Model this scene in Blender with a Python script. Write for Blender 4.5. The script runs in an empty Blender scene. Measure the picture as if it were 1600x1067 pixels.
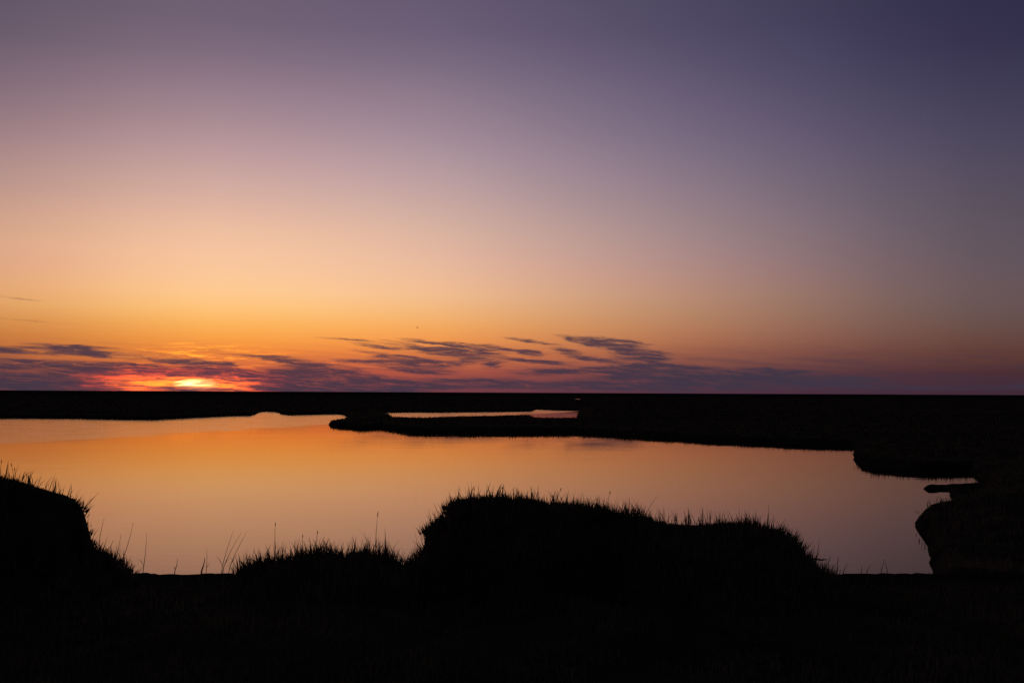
import bpy, math, random
import numpy as np
from mathutils import Vector, Matrix

rng = np.random.default_rng(7)
random.seed(7)
sc = bpy.context.scene
col = sc.collection

# ------------------------------------------------------------------ camera
CAM_H = 2.3
FPX, CX, CY = 1715.0, 800.0, 533.5          # the photograph's own geometry (1600 x 1067)
PITCH = math.atan((613.2 - CY) / FPX)
ROLL = math.radians(0.27)
cam = bpy.data.cameras.new('camera')
cam.sensor_width = 36.0
cam.lens = FPX / 1600.0 * 36.0
cam.clip_start = 0.05
cam.clip_end = 90000.0
cam_ob = bpy.data.objects.new('camera', cam)
col.objects.link(cam_ob)
CAM_M = Matrix.Rotation(math.pi / 2 + PITCH, 4, 'X') @ Matrix.Rotation(ROLL, 4, 'Z')
cam_ob.matrix_world = Matrix.Translation((0, 0, CAM_H)) @ CAM_M
sc.camera = cam_ob


def ray(x, y):
    d = CAM_M.to_3x3() @ Vector(((x - CX) / FPX, -(y - CY) / FPX, -1.0))
    return d.normalized()


def azel(x, y):
    d = ray(x, y)
    return math.degrees(math.atan2(d.x, d.y)), math.degrees(math.asin(d.z))


def gp(x, y, z=0.0):
    """survey a ground point: where the sight line meets the level z"""
    d = ray(x, y)
    t = (z - CAM_H) / d.z
    return (d.x * t, d.y * t)


# ------------------------------------------------------------------ light, sky and exposure
SUN_AZ, SUN_EL = azel(299, 600)
sun = bpy.data.lights.new('sun', 'SUN')
sun.energy = 0.003           # a veiled sun on the horizon: its light is nearly gone
sun.angle = math.radians(0.6)
sun.color = (1.0, 0.5, 0.2)
sun_ob = bpy.data.objects.new('sun', sun)
col.objects.link(sun_ob)
a, e = math.radians(SUN_AZ), math.radians(0.05)
sdir = Vector((math.sin(a) * math.cos(e), math.cos(a) * math.cos(e), math.sin(e)))
sun_ob.rotation_euler = (-sdir).to_track_quat('-Z', 'Y').to_euler()
sun_ob.location = (0, 0, 20)

sc.view_settings.view_transform = 'Standard'
sc.view_settings.look = 'None'
sc.view_settings.exposure = 0.0
sc.view_settings.gamma = 1.0
sc.view_settings.use_curve_mapping = False
sc.render.engine = 'CYCLES'
sc.cycles.use_denoising = False
sc.cycles.max_bounces = 6
sc.cycles.caustics_reflective = False
sc.cycles.caustics_refractive = False

world = bpy.data.worlds.new('World')
sc.world = world
world.use_nodes = True
WT = world.node_tree
WT.nodes.clear()


def wn(t, **kw):
    n = WT.nodes.new(t)
    for k, v in kw.items():
        setattr(n, k, v)
    return n


def wl(a_, b_):
    WT.links.new(a_, b_)


def wmath(op, x, y=None, z=None, clamp=False):
    n = wn('ShaderNodeMath', operation=op, use_clamp=clamp)
    for i, v in enumerate((x, y, z)):
        if v is None:
            continue
        if isinstance(v, (int, float)):
            n.inputs[i].default_value = v
        else:
            wl(v, n.inputs[i])
    return n.outputs[0]


def wvec(op, x, y=None, z=None):
    n = wn('ShaderNodeVectorMath', operation=op)
    for i, v in enumerate((x, y, z)):
        if v is None:
            continue
        if isinstance(v, (tuple, list)):
            n.inputs[i].default_value = v
        else:
            wl(v, n.inputs[i])
    return n.outputs[0]


def wscale(v, s):
    n = wn('ShaderNodeVectorMath', operation='SCALE')
    if isinstance(v, (tuple, list)):
        n.inputs[0].default_value = v
    else:
        wl(v, n.inputs[0])
    if isinstance(s, (int, float)):
        n.inputs['Scale'].default_value = s
    else:
        wl(s, n.inputs['Scale'])
    return n.outputs[0]


def wramp(fac, lo, hi):
    n = wn('ShaderNodeMapRange', interpolation_type='SMOOTHSTEP')
    wl(fac, n.inputs['Value'])
    n.inputs['From Min'].default_value = lo
    n.inputs['From Max'].default_value = hi
    return n.outputs['Result']


# dusk colours of the clear sky: six products of an azimuth curve and an elevation curve,
# carried on over the whole dome (the side away from the sun simply goes on darkening)
SKY_U = [
    [(-0.2312, -0.1242, -0.1863), (-0.2919, -0.1632, -0.2375), (-0.4269, -0.2157, -0.2548), (-0.6918, -0.3294, -0.2972), (-0.9480, -0.4410, -0.3390), (-1.1651, -0.5391, -0.3835), (-1.3936, -0.6573, -0.4579), (-1.6306, -0.7967, -0.5636), (-1.8853, -0.9716, -0.6901), (-2.2410, -1.2027, -0.8306), (-2.4606, -1.3327, -0.9108), (-2.5012, -1.3408, -0.9340), (-2.5158, -1.3270, -0.9485), (-2.4810, -1.2917, -0.9526), (-2.3813, -1.2270, -0.9310), (-2.1690, -1.1145, -0.8835), (-1.9200, -0.9858, -0.8214), (-1.6770, -0.8626, -0.7580), (-1.4412, -0.7427, -0.6928), (-1.1965, -0.6198, -0.6177), (-0.9684, -0.5039, -0.5380), (-0.7471, -0.3896, -0.4514), (-0.5302, -0.2779, -0.3504), (-0.3824, -0.1979, -0.2696), (-0.3191, -0.1625, -0.2347), (-0.2884, -0.1441, -0.2173), (-0.2700, -0.1376, -0.2135), (-0.2560, -0.1349, -0.2148), (-0.2449, -0.1355, -0.2206), (-0.2295, -0.1313, -0.2199), (-0.2108, -0.1175, -0.1983), (-0.1992, -0.1049, -0.1744)],
    [(-0.0399, -0.0386, -0.0683), (-0.0401, -0.0277, -0.0588), (-0.0379, -0.0352, -0.0493), (-0.0155, -0.0490, -0.0300), (0.0026, -0.0602, -0.0234), (0.0165, -0.0668, -0.0246), (0.0732, -0.0523, -0.0187), (0.1620, -0.0157, -0.0043), (0.1930, 0.0223, 0.0182), (0.0835, 0.0317, 0.0437), (-0.0289, 0.0258, 0.0570), (-0.0610, 0.0216, 0.0578), (-0.0904, 0.0185, 0.0537), (-0.1069, 0.0173, 0.0491), (-0.0958, 0.0125, 0.0388), (-0.0488, 0.0094, 0.0249), (-0.0027, 0.0068, 0.0078), (0.0281, 0.0022, -0.0077), (0.0457, -0.0018, -0.0218), (0.0544, -0.0064, -0.0352), (0.0493, -0.0122, -0.0482), (0.0280, -0.0172, -0.0573), (-0.0029, -0.0227, -0.0614), (-0.0251, -0.0272, -0.0621), (-0.0332, -0.0297, -0.0634), (-0.0378, -0.0322, -0.0663), (-0.0381, -0.0317, -0.0658), (-0.0371, -0.0291, -0.0638), (-0.0350, -0.0259, -0.0609), (-0.0331, -0.0243, -0.0580), (-0.0330, -0.0290, -0.0613), (-0.0350, -0.0364, -0.0665)],
    [(-0.0034, 0.0110, -0.0037), (-0.0043, 0.0155, 0.0229), (0.0014, 0.0093, 0.0082), (0.0154, -0.0078, -0.0162), (0.0286, -0.0210, -0.0344), (0.0357, -0.0278, -0.0435), (0.0239, -0.0372, -0.0407), (-0.0133, -0.0441, -0.0243), (-0.0597, -0.0455, -0.0053), (-0.0964, -0.0314, 0.0052), (-0.1133, -0.0144, 0.0100), (-0.0897, -0.0056, 0.0118), (-0.0433, 0.0050, 0.0103), (0.0049, 0.0193, 0.0084), (0.0452, 0.0275, 0.0083), (0.0719, 0.0279, 0.0050), (0.0838, 0.0231, 0.0020), (0.0867, 0.0206, -0.0020), (0.0813, 0.0182, -0.0038), (0.0709, 0.0155, -0.0042), (0.0552, 0.0138, -0.0060), (0.0328, 0.0118, -0.0061), (0.0067, 0.0109, -0.0057), (-0.0084, 0.0103, -0.0016), (-0.0100, 0.0095, 0.0022), (-0.0068, 0.0107, 0.0067), (-0.0050, 0.0114, 0.0110), (-0.0058, 0.0119, 0.0164), (-0.0056, 0.0135, 0.0223), (-0.0059, 0.0138, 0.0241), (-0.0049, 0.0119, 0.0137), (-0.0037, 0.0097, -0.0030)],
    [(-0.0180, 0.0041, 0.0134), (-0.0143, -0.0116, 0.0066), (-0.0278, -0.0058, 0.0096), (-0.0567, 0.0076, 0.0130), (-0.0866, 0.0178, 0.0163), (-0.1055, 0.0224, 0.0144), (-0.0910, 0.0082, 0.0105), (-0.0364, -0.0248, 0.0045), (0.0184, -0.0389, 0.0071), (0.0287, -0.0097, 0.0212), (0.0123, 0.0168, 0.0258), (0.0058, 0.0187, 0.0181), (0.0015, 0.0154, 0.0077), (0.0081, 0.0135, -0.0003), (0.0146, 0.0087, -0.0070), (0.0255, 0.0023, -0.0138), (0.0331, -0.0045, -0.0201), (0.0335, -0.0079, -0.0241), (0.0313, -0.0127, -0.0268), (0.0288, -0.0148, -0.0265), (0.0201, -0.0155, -0.0240), (0.0110, -0.0146, -0.0205), (-0.0003, -0.0103, -0.0095), (-0.0097, -0.0066, 0.0009), (-0.0152, -0.0055, 0.0046), (-0.0181, -0.0053, 0.0073), (-0.0176, -0.0065, 0.0081), (-0.0153, -0.0095, 0.0084), (-0.0121, -0.0114, 0.0074), (-0.0096, -0.0123, 0.0073), (-0.0113, -0.0048, 0.0102), (-0.0156, 0.0043, 0.0154)],
    [(0.0295, 0.0084, 0.0126), (0.0338, 0.0094, -0.0076), (0.0257, 0.0050, -0.0063), (0.0039, -0.0001, -0.0045), (-0.0134, -0.0051, -0.0001), (-0.0218, -0.0092, 0.0038), (-0.0176, -0.0107, -0.0025), (0.0046, -0.0044, -0.0181), (0.0215, 0.0011, -0.0217), (0.0050, 0.0113, -0.0088), (-0.0091, 0.0160, 0.0053), (-0.0110, 0.0138, 0.0073), (-0.0154, 0.0046, 0.0072), (-0.0189, -0.0028, 0.0072), (-0.0172, -0.0077, 0.0050), (-0.0117, -0.0094, 0.0034), (-0.0049, -0.0094, 0.0001), (0.0026, -0.0078, -0.0017), (0.0114, -0.0083, -0.0027), (0.0180, -0.0065, -0.0030), (0.0247, -0.0056, -0.0007), (0.0288, -0.0044, 0.0022), (0.0314, -0.0033, 0.0076), (0.0325, 0.0002, 0.0097), (0.0332, 0.0028, 0.0056), (0.0332, 0.0060, 0.0012), (0.0330, 0.0076, -0.0015), (0.0336, 0.0090, -0.0052), (0.0335, 0.0098, -0.0074), (0.0332, 0.0103, -0.0086), (0.0309, 0.0103, -0.0006), (0.0282, 0.0093, 0.0120)],
    [(-0.0033, 0.0010, 0.0062), (-0.0027, -0.0030, 0.0002), (-0.0006, -0.0019, -0.0015), (-0.0022, -0.0021, -0.0002), (-0.0015, -0.0006, 0.0011), (0.0019, -0.0001, 0.0014), (0.0025, -0.0005, -0.0003), (-0.0041, -0.0016, -0.0019), (-0.0015, 0.0015, -0.0005), (-0.0009, 0.0018, 0.0053), (0.0005, 0.0000, 0.0051), (0.0018, -0.0022, 0.0010), (0.0012, 0.0014, -0.0039), (-0.0006, 0.0022, -0.0055), (0.0001, 0.0010, -0.0030), (-0.0016, 0.0004, -0.0007), (-0.0034, -0.0019, 0.0010), (-0.0031, -0.0019, 0.0026), (0.0011, -0.0027, 0.0033), (0.0019, -0.0020, 0.0022), (0.0045, 0.0003, 0.0015), (0.0061, 0.0006, 0.0008), (0.0075, 0.0053, -0.0010), (0.0082, 0.0079, -0.0040), (0.0052, 0.0054, -0.0022), (0.0019, 0.0027, -0.0010), (-0.0008, 0.0002, -0.0005), (-0.0025, -0.0006, -0.0005), (-0.0039, -0.0022, -0.0005), (-0.0053, -0.0025, 0.0002), (-0.0060, -0.0015, 0.0022), (-0.0051, 0.0001, 0.0051)]]
SKY_V = [
    [(-0.0762, -0.0371, -0.0721), (-0.0862, -0.0408, -0.0709), (-0.1034, -0.0468, -0.0698), (-0.1243, -0.0545, -0.0692), (-0.1322, -0.0548, -0.0689), (-0.1497, -0.0587, -0.0680), (-0.1998, -0.0939, -0.0704), (-0.2392, -0.1310, -0.0670), (-0.2829, -0.1958, -0.0819), (-0.3061, -0.2636, -0.1158), (-0.3225, -0.3311, -0.1851), (-0.3295, -0.3617, -0.2576), (-0.3193, -0.3569, -0.3009), (-0.3030, -0.3465, -0.3220), (-0.2752, -0.3253, -0.3236), (-0.2364, -0.2873, -0.3216), (-0.1992, -0.2469, -0.3167), (-0.1621, -0.2030, -0.2953), (-0.1261, -0.1586, -0.2557), (-0.0965, -0.1224, -0.2145), (-0.0683, -0.0878, -0.1703), (-0.0515, -0.0653, -0.1366), (-0.0462, -0.0581, -0.1215), (-0.0433, -0.0537, -0.1116), (-0.0413, -0.0510, -0.1042), (-0.0399, -0.0493, -0.0997), (-0.0383, -0.0473, -0.0956), (-0.0361, -0.0447, -0.0912), (-0.0334, -0.0416, -0.0871), (-0.0304, -0.0381, -0.0827), (-0.0275, -0.0346, -0.0784), (-0.0248, -0.0316, -0.0748)],
    [(-0.1276, -0.2456, -0.1560), (-0.1032, -0.2436, -0.1586), (-0.1257, -0.2364, -0.1667), (-0.1576, -0.2570, -0.1864), (-0.2332, -0.3036, -0.2033), (-0.2933, -0.3412, -0.2240), (-0.3412, -0.3368, -0.2553), (-0.4148, -0.2446, -0.2897), (-0.3675, -0.1516, -0.3607), (-0.1175, -0.1482, -0.4055), (0.1962, -0.1427, -0.2912), (0.2788, -0.0121, -0.0661), (0.2753, -0.0070, -0.0167), (0.2944, 0.0138, 0.0598), (0.2155, 0.0707, 0.0985), (0.1299, 0.1360, 0.1291), (0.0749, 0.1810, 0.1701), (0.0209, 0.2266, 0.1980), (-0.0124, 0.2390, 0.1709), (-0.0473, 0.2321, 0.1467), (-0.0477, 0.1944, 0.1265), (-0.0008, 0.1205, 0.0621), (0.0133, 0.0993, 0.0419), (0.0191, 0.0846, 0.0292), (0.0177, 0.0777, 0.0150), (0.0162, 0.0678, -0.0076), (0.0103, 0.0607, -0.0259), (0.0028, 0.0358, -0.0571), (-0.0043, 0.0161, -0.0930), (-0.0092, -0.0100, -0.1259), (-0.0130, -0.0438, -0.1567), (-0.0170, -0.0715, -0.1971)],
    [(0.0499, 0.0023, -0.2314), (-0.1126, -0.0740, -0.2106), (-0.1948, -0.0865, -0.1906), (-0.2657, -0.0660, -0.1673), (-0.1610, 0.0216, -0.1490), (-0.1234, 0.0961, -0.1255), (-0.2082, 0.0809, -0.1017), (0.0476, 0.2801, -0.0316), (0.3569, 0.5045, 0.0808), (0.4381, 0.3387, 0.1215), (0.3062, -0.1719, 0.1030), (0.2057, -0.1270, 0.1268), (0.1176, -0.2063, -0.1825), (-0.1622, -0.3512, -0.2407), (-0.2808, -0.2223, -0.2194), (-0.2581, -0.0586, -0.2289), (-0.2446, 0.0404, -0.1148), (-0.1901, 0.1998, 0.0358), (-0.1195, 0.2546, 0.0830), (-0.0612, 0.2576, 0.1762), (0.0034, 0.2059, 0.2467), (-0.0272, 0.0446, 0.1944), (-0.0528, 0.0055, 0.1751), (-0.0653, -0.0094, 0.1829), (-0.0699, -0.0016, 0.1984), (-0.0766, -0.0027, 0.2027), (-0.0734, 0.0146, 0.2062), (-0.0641, 0.0447, 0.2222), (-0.0562, 0.0610, 0.2020), (-0.0428, 0.0858, 0.2115), (-0.0324, 0.0989, 0.2051), (-0.0219, 0.1181, 0.1833)],
    [(-0.2125, -0.2028, 0.0374), (-0.2581, -0.1653, 0.0040), (-0.2411, -0.1463, -0.0408), (-0.2100, -0.1820, -0.0747), (-0.2328, -0.1901, -0.1016), (-0.2113, -0.1864, -0.1203), (-0.1231, -0.1279, -0.1596), (0.0598, 0.1214, -0.2866), (0.2907, 0.2432, -0.2940), (0.0989, 0.2436, -0.1832), (-0.2366, 0.1939, 0.2770), (-0.1860, 0.2255, 0.4091), (-0.1032, 0.1503, 0.3569), (-0.0927, -0.0239, 0.0459), (0.0290, -0.1017, -0.0360), (0.1452, -0.1177, -0.0051), (0.2150, -0.1355, 0.0056), (0.2696, -0.0987, -0.1486), (0.2815, -0.0793, -0.2029), (0.3070, -0.0791, -0.2580), (0.2541, -0.0974, -0.3219), (0.1248, -0.1579, -0.1352), (0.1026, -0.1773, -0.0770), (0.0930, -0.1871, -0.0285), (0.0928, -0.1917, -0.0005), (0.0909, -0.2077, 0.0414), (0.0945, -0.2022, 0.0622), (0.0949, -0.2173, 0.0809), (0.0835, -0.2126, 0.1211), (0.0707, -0.2288, 0.1343), (0.0531, -0.2332, 0.1598), (0.0329, -0.2436, 0.1873)],
    [(0.4282, -0.1272, -0.1874), (0.3143, -0.0598, -0.1650), (0.1483, -0.1004, -0.1432), (0.0537, -0.0915, -0.1163), (-0.0356, -0.2378, -0.0936), (-0.1493, -0.3188, -0.0730), (-0.1906, -0.0272, -0.0383), (-0.1124, 0.1364, 0.0342), (-0.0420, 0.0757, 0.1817), (0.0252, 0.0145, 0.2429), (0.0444, 0.2408, 0.2864), (0.0663, 0.1796, 0.4729), (-0.0068, 0.0668, 0.0705), (-0.1252, -0.0362, -0.0737), (-0.1489, -0.1575, -0.1274), (-0.0928, -0.1732, -0.1166), (-0.0405, -0.1020, -0.0007), (-0.0196, -0.1350, 0.1520), (0.0046, -0.1441, 0.1185), (0.0264, -0.1687, 0.0888), (0.0618, -0.2311, 0.1111), (0.1374, -0.0815, -0.0623), (0.1580, 0.0049, -0.1649), (0.1701, 0.0735, -0.2074), (0.1784, 0.1284, -0.2178), (0.1919, 0.1770, -0.2221), (0.2004, 0.1956, -0.2233), (0.2225, 0.2318, -0.2006), (0.2463, 0.2523, -0.1977), (0.2719, 0.2858, -0.2045), (0.2982, 0.3064, -0.1657), (0.3225, 0.3244, -0.1495)],
    [(0.3889, 0.0888, -0.2362), (0.3532, 0.1554, -0.2547), (0.1662, 0.1050, -0.2155), (0.0851, 0.1283, -0.1825), (-0.0191, -0.0424, -0.1618), (-0.2471, -0.2738, -0.0973), (-0.2667, 0.0308, -0.0580), (-0.1073, 0.0369, 0.0573), (0.0748, -0.0311, 0.1568), (0.0732, -0.1389, 0.2156), (-0.0957, -0.0426, 0.1624), (0.0133, -0.0624, -0.2166), (-0.0494, -0.0955, 0.0020), (-0.1634, -0.0679, 0.4034), (-0.0546, -0.0497, 0.3994), (0.1525, 0.1714, 0.0742), (0.2471, 0.3841, -0.1008), (0.2357, 0.3476, -0.3193), (0.1811, 0.2037, -0.2436), (0.1021, -0.0515, -0.1355), (0.0066, -0.4270, 0.0642), (-0.0506, -0.2963, -0.1670), (-0.0866, -0.2311, 0.0094), (-0.1330, -0.2182, 0.0794), (-0.1509, -0.2299, 0.1225), (-0.1686, -0.1247, 0.0556), (-0.1952, -0.1146, 0.1132), (-0.1980, -0.0565, -0.0028), (-0.1979, 0.0446, -0.0718), (-0.2129, 0.0494, -0.0496), (-0.2023, 0.0584, -0.0655), (-0.1672, 0.1167, -0.1189)]]

tc = wn('ShaderNodeTexCoord')
sep = wn('ShaderNodeSeparateXYZ')
wl(tc.outputs['Generated'], sep.inputs[0])
AZ = wmath('MULTIPLY', wmath('ARCTAN2', sep.outputs[0], sep.outputs[1]), 180 / math.pi)
EL = wmath('MULTIPLY', wmath('ARCSINE', sep.outputs[2]), 180 / math.pi)
WAZ = math.atan(180 / 28.0)
paz = wmath('MULTIPLY_ADD', wmath('ARCTANGENT', wmath('DIVIDE', AZ, 28.0)), 1 / (2 * WAZ), 0.5)
pel = wmath('POWER', wmath('DIVIDE', wmath('MAXIMUM', EL, 0.0), 40.0), 0.5)


def curve(fac, table):
    t = np.array(table)
    lo, hi = t.min(axis=0), t.max(axis=0)
    sp = np.maximum(hi - lo, 1e-6)
    r = wn('ShaderNodeValToRGB')
    cr = r.color_ramp
    cr.interpolation = 'LINEAR'
    n = len(t)
    while len(cr.elements) < n:
        cr.elements.new(0.5)
    for i in range(n):
        cr.elements[i].position = i / (n - 1)
    for i in range(n):
        c = (t[i] - lo) / sp
        cr.elements[i].color = (c[0], c[1], c[2], 1)
    wl(fac, r.inputs[0])
    return wvec('MULTIPLY_ADD', r.outputs[0], tuple(sp), tuple(lo))


clear = None
for U_, V_ in zip(SKY_U, SKY_V):
    term = wvec('MULTIPLY', curve(paz, U_), curve(pel, V_))
    clear = term if clear is None else wvec('ADD', clear, term)
clear = wvec('MAXIMUM', clear, (0.0005, 0.0005, 0.001))

# wind-drawn noise in sky angles (degrees)
qn = wn('ShaderNodeCombineXYZ')
wl(AZ, qn.inputs[0])
wl(EL, qn.inputs[1])
Q0 = qn.outputs[0]


def sky_noise(sx, sy, scale, detail, rot=0.0, loc=(0, 0, 0), rough=0.55, src=None):
    m = wn('ShaderNodeMapping', vector_type='TEXTURE')
    wl(Q0 if src is None else src, m.inputs[0])
    m.inputs['Scale'].default_value = (1 / sx, 1 / sy, 1)
    m.inputs['Rotation'].default_value = (0, 0, rot)
    m.inputs['Location'].default_value = loc
    t = wn('ShaderNodeTexNoise')
    t.inputs['Scale'].default_value = scale
    t.inputs['Detail'].default_value = detail
    t.inputs['Roughness'].default_value = rough
    wl(m.outputs[0], t.inputs['Vector'])
    return t


wA = sky_noise(0.30, 1.8, 1.0, 4, loc=(3, 1, 0))
wB = sky_noise(1.3, 8.0, 1.0, 3, loc=(9, 4, 2))
off = wvec('MULTIPLY', wvec('SUBTRACT', wA.outputs['Color'], (0.5, 0.5, 0.5)), (2.2, 0.26, 0))
off2 = wvec('MULTIPLY', wvec('SUBTRACT', wB.outputs['Color'], (0.5, 0.5, 0.5)), (1.1, 0.10, 0))
Q = wvec('ADD', wvec('ADD', Q0, off), off2)


def blob(x, y, rx, ry, tilt=0.0, src=None):
    a0, e0 = azel(x, y)
    m = wn('ShaderNodeMapping', vector_type='TEXTURE')
    wl(src if src is not None else Q, m.inputs[0])
    k = math.degrees(1 / FPX)
    m.inputs['Location'].default_value = (a0, e0, 0)
    m.inputs['Rotation'].default_value = (0, 0, -math.radians(tilt))
    m.inputs['Scale'].default_value = (rx * k, ry * k, 1)
    g = wn('ShaderNodeTexGradient', gradient_type='SPHERICAL')
    wl(m.outputs[0], g.inputs[0])
    return g.outputs['Fac']


# the cloud streaks lying along the horizon
CLOUDS = [
    (25, 548, 110, 7, 1, 1.1), (150, 553, 95, 6, 5, 1.1), (110, 541, 70, 3.5, 3, .9),
    (130, 574, 220, 10, 2, 1.0), (40, 589, 150, 9, 0, .8), (215, 577, 120, 8, 3, 1.0),
    (70, 604, 150, 10, 0, .9), (20, 567, 90, 5, 0, .8), (285, 564, 46, 6, 0, 1.1),
    (345, 568, 40, 5, 2, .9), (348, 584, 62, 13, 4, 1.2), (290, 577, 70, 7, 2, .8),
    (455, 605, 75, 8, 0, 1.0),
    (490, 569, 80, 8, 6, .9), (560, 564, 50, 5, 3, .8), (440, 562, 30, 5, 8, .6), (480, 586, 110, 14, 1, 1.2),
    (560, 600, 150, 15, 0, 1.1), (620, 605, 90, 10, 0, .8), (590, 541, 50, 3.5, 6, .9), (545, 531, 60, 2.2, 5, .6),
    (665, 533, 55, 3.5, 5, .8), (745, 537, 50, 3, 4, .8), (690, 549, 95, 7, 9, 1.1), (745, 548, 50, 8, 6, 1.0),
    (655, 566, 75, 9, 5, 1.1), (715, 566, 50, 6, 0, .8), (670, 582, 50, 4.5, 2, .8), (775, 571, 22, 6, 0, .9),
    (735, 561, 22, 5, -20, .7), (830, 533, 50, 3, 8, .9), (880, 548, 34, 5, 6, .8), (828, 553, 30, 6, 6, .7),
    (915, 532, 45, 5, 10, .9), (955, 541, 75, 8, 10, 1.1), (1000, 556, 55, 13, 3, 1.2), (995, 534, 30, 3, 8, .8),
    (870, 580, 95, 7, -4, .8), (960, 577, 60, 6, -2, .7), (1050, 586, 170, 12, 2, .9), (1160, 591, 190, 15, 1, 1.0),
    (1000, 600, 160, 11, 0, .8), (850, 602, 110, 8, 0, .7), (1215, 577, 70, 5, 3, .7), (1290, 596, 120, 8, 1, .8),
    (1400, 607, 130, 6, 0, .6), (720, 600, 110, 10, 0, .7), (770, 594, 70, 5, 0, .5),
    (45, 500, 75, 2.5, 4, .3), (40, 467, 40, 3, 9, .3), (-150, 575, 150, 22, 0, 1.0), (1700, 606, 200, 8, 0, .6),
    (-420, 590, 240, 18, 0, 1.0), (1080, 606, 200, 8, 0, .5),
    (800, 561, 70, 4, 6, .8), (925, 561, 50, 5, 8, .9), (855, 567, 60, 4, 3, .7), (640, 575, 70, 5, 4, .8), (600, 553, 70, 4, 7, .7),
    (1040, 572, 90, 6, 2, .7), (790, 545, 60, 4, 8, .7), (960, 533, 60, 4, 9, .8), (400, 556, 70, 4, 4, .5), (720, 541, 70, 3, 6, .7),
]
dens = None
for (x, y, rx, ry, tl, am) in CLOUDS:
    g = blob(x, y, rx * 1.18, ry * 1.22, tl)
    dens = wmath('MULTIPLY', g, am * 1.25) if dens is None else wmath('MULTIPLY_ADD', g, am * 1.25, dens)
fine = sky_noise(0.40, 4.6, 1.0, 6, rot=-0.03, rough=0.66, src=Q)
fine2 = sky_noise(0.75, 7.5, 1.0, 6, rot=-0.10, loc=(2, 8, 1), rough=0.7, src=Q)
streak = wmath('ADD', wmath('MULTIPLY', wmath('SUBTRACT', fine.outputs['Fac'], 0.5), 2.2), wmath('MULTIPLY', wmath('SUBTRACT', fine2.outputs['Fac'], 0.5), 2.0))
cap = wmath('MINIMUM', dens, 0.80)
dens = wmath('MULTIPLY_ADD', streak, wmath('MULTIPLY_ADD', cap, 1.15, 0.07), cap)
thick = wmath('MULTIPLY', wramp(dens, 0.06, 1.02), 0.95)
# a thin veil between the thick streaks, and murk low round the sun
veil_n = sky_noise(0.22, 3.4, 1.0, 5, rot=-0.05, loc=(11, 3, 4), rough=0.62)
veil_band = wmath('MULTIPLY', wramp(EL, 2.9, 0.9), wmath('SUBTRACT', 1.0, wmath('MULTIPLY', wramp(EL, 0.5, 0.0), 0.3)))
veil = wmath('MULTIPLY', wmath('MULTIPLY', wramp(veil_n.outputs['Fac'], 0.42, 0.72), veil_band), 0.55)
low = wmath('MULTIPLY', wramp(EL, 1.7, 0.4), wmath('MULTIPLY_ADD', veil_n.outputs['Fac'], 1.3, -0.12))
veil = wmath('MAXIMUM', veil, wmath('MULTIPLY', low, 0.65))
murk = wramp(blob(270, 600, 260, 26), 0.0, 0.55)
veil = wmath('MAXIMUM', veil, wmath('MULTIPLY', murk, 0.5))
hump = wramp(blob(288, 608, 76, 9), 0.1, 0.5)
thick = wmath('MAXIMUM', thick, wmath('MULTIPLY', hump, 0.85))
alpha = wmath('SUBTRACT', 1.0, wmath('MULTIPLY', wmath('SUBTRACT', 1.0, thick), wmath('SUBTRACT', 1.0, veil)))

# the sun's own blaze, seen through the gaps in the cloud
glow_n = sky_noise(0.55, 6.0, 1.0, 6, loc=(5, 7, 0), rough=0.68, src=Q)
gmod = wramp(glow_n.outputs['Fac'], 0.40, 0.58)
gl2 = sky_noise(0.6, 7.0, 1.0, 6, loc=(1, 2, 5), rough=0.72, src=Q)
gfleck = wramp(gl2.outputs['Fac'], 0.46, 0.70)
glow = wscale((3.0, 2.2, .9), wmath('MULTIPLY', wmath('POWER', blob(303, 600, 34, 10), 1.4), wmath('MULTIPLY_ADD', gmod, .6, .5)))
glow = wvec('ADD', glow, wscale((1.7, .44, .0), wmath('MULTIPLY', wmath('POWER', blob(290, 600, 135, 18), 1.2), wmath('MULTIPLY_ADD', gmod, .9, .22))))
glow = wvec('ADD', glow, wscale((2.3, .13, .0), wmath('MULTIPLY', wramp(blob(285, 595, 190, 30), 0.0, 0.85), wmath('MULTIPLY_ADD', gmod, .8, .08))))
glow = wvec('ADD', glow, wscale((1.2, .42, .0), wmath('MULTIPLY', blob(315, 556, 150, 26), gfleck)))
glow = wscale(glow, wmath('SUBTRACT', 1.0, wmath('MULTIPLY', thick, 0.93)))

nishita = wn('ShaderNodeTexSky', sky_type='NISHITA', sun_disc=False)
nishita.sun_elevation = math.radians(0.5)
nishita.sun_rotation = math.radians(SUN_AZ)
nishita.dust_density = 2.0
nishita.ozone_density = 3.0
nish = wscale(nishita.outputs[0], 0.05)

sky_all = wvec('ADD', clear, nish)
cloud_col = wvec('MULTIPLY_ADD', wvec('ADD', clear, nish), (0.05, 0.035, 0.04), (0.042, 0.034, 0.058))
mix = wn('ShaderNodeMix', data_type='RGBA')
wl(alpha, mix.inputs['Factor'])
wl(sky_all, mix.inputs[6])
wl(cloud_col, mix.inputs[7])
bg = wn('ShaderNodeBackground')
bg.inputs['Strength'].default_value = 1.0
wl(wvec('ADD', mix.outputs[2], glow), bg.inputs['Color'])
wo = wn('ShaderNodeOutputWorld')
wl(bg.outputs[0], wo.inputs['Surface'])
world.cycles.sampling_method = 'MANUAL'
world.cycles.sample_map_resolution = 1024


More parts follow.
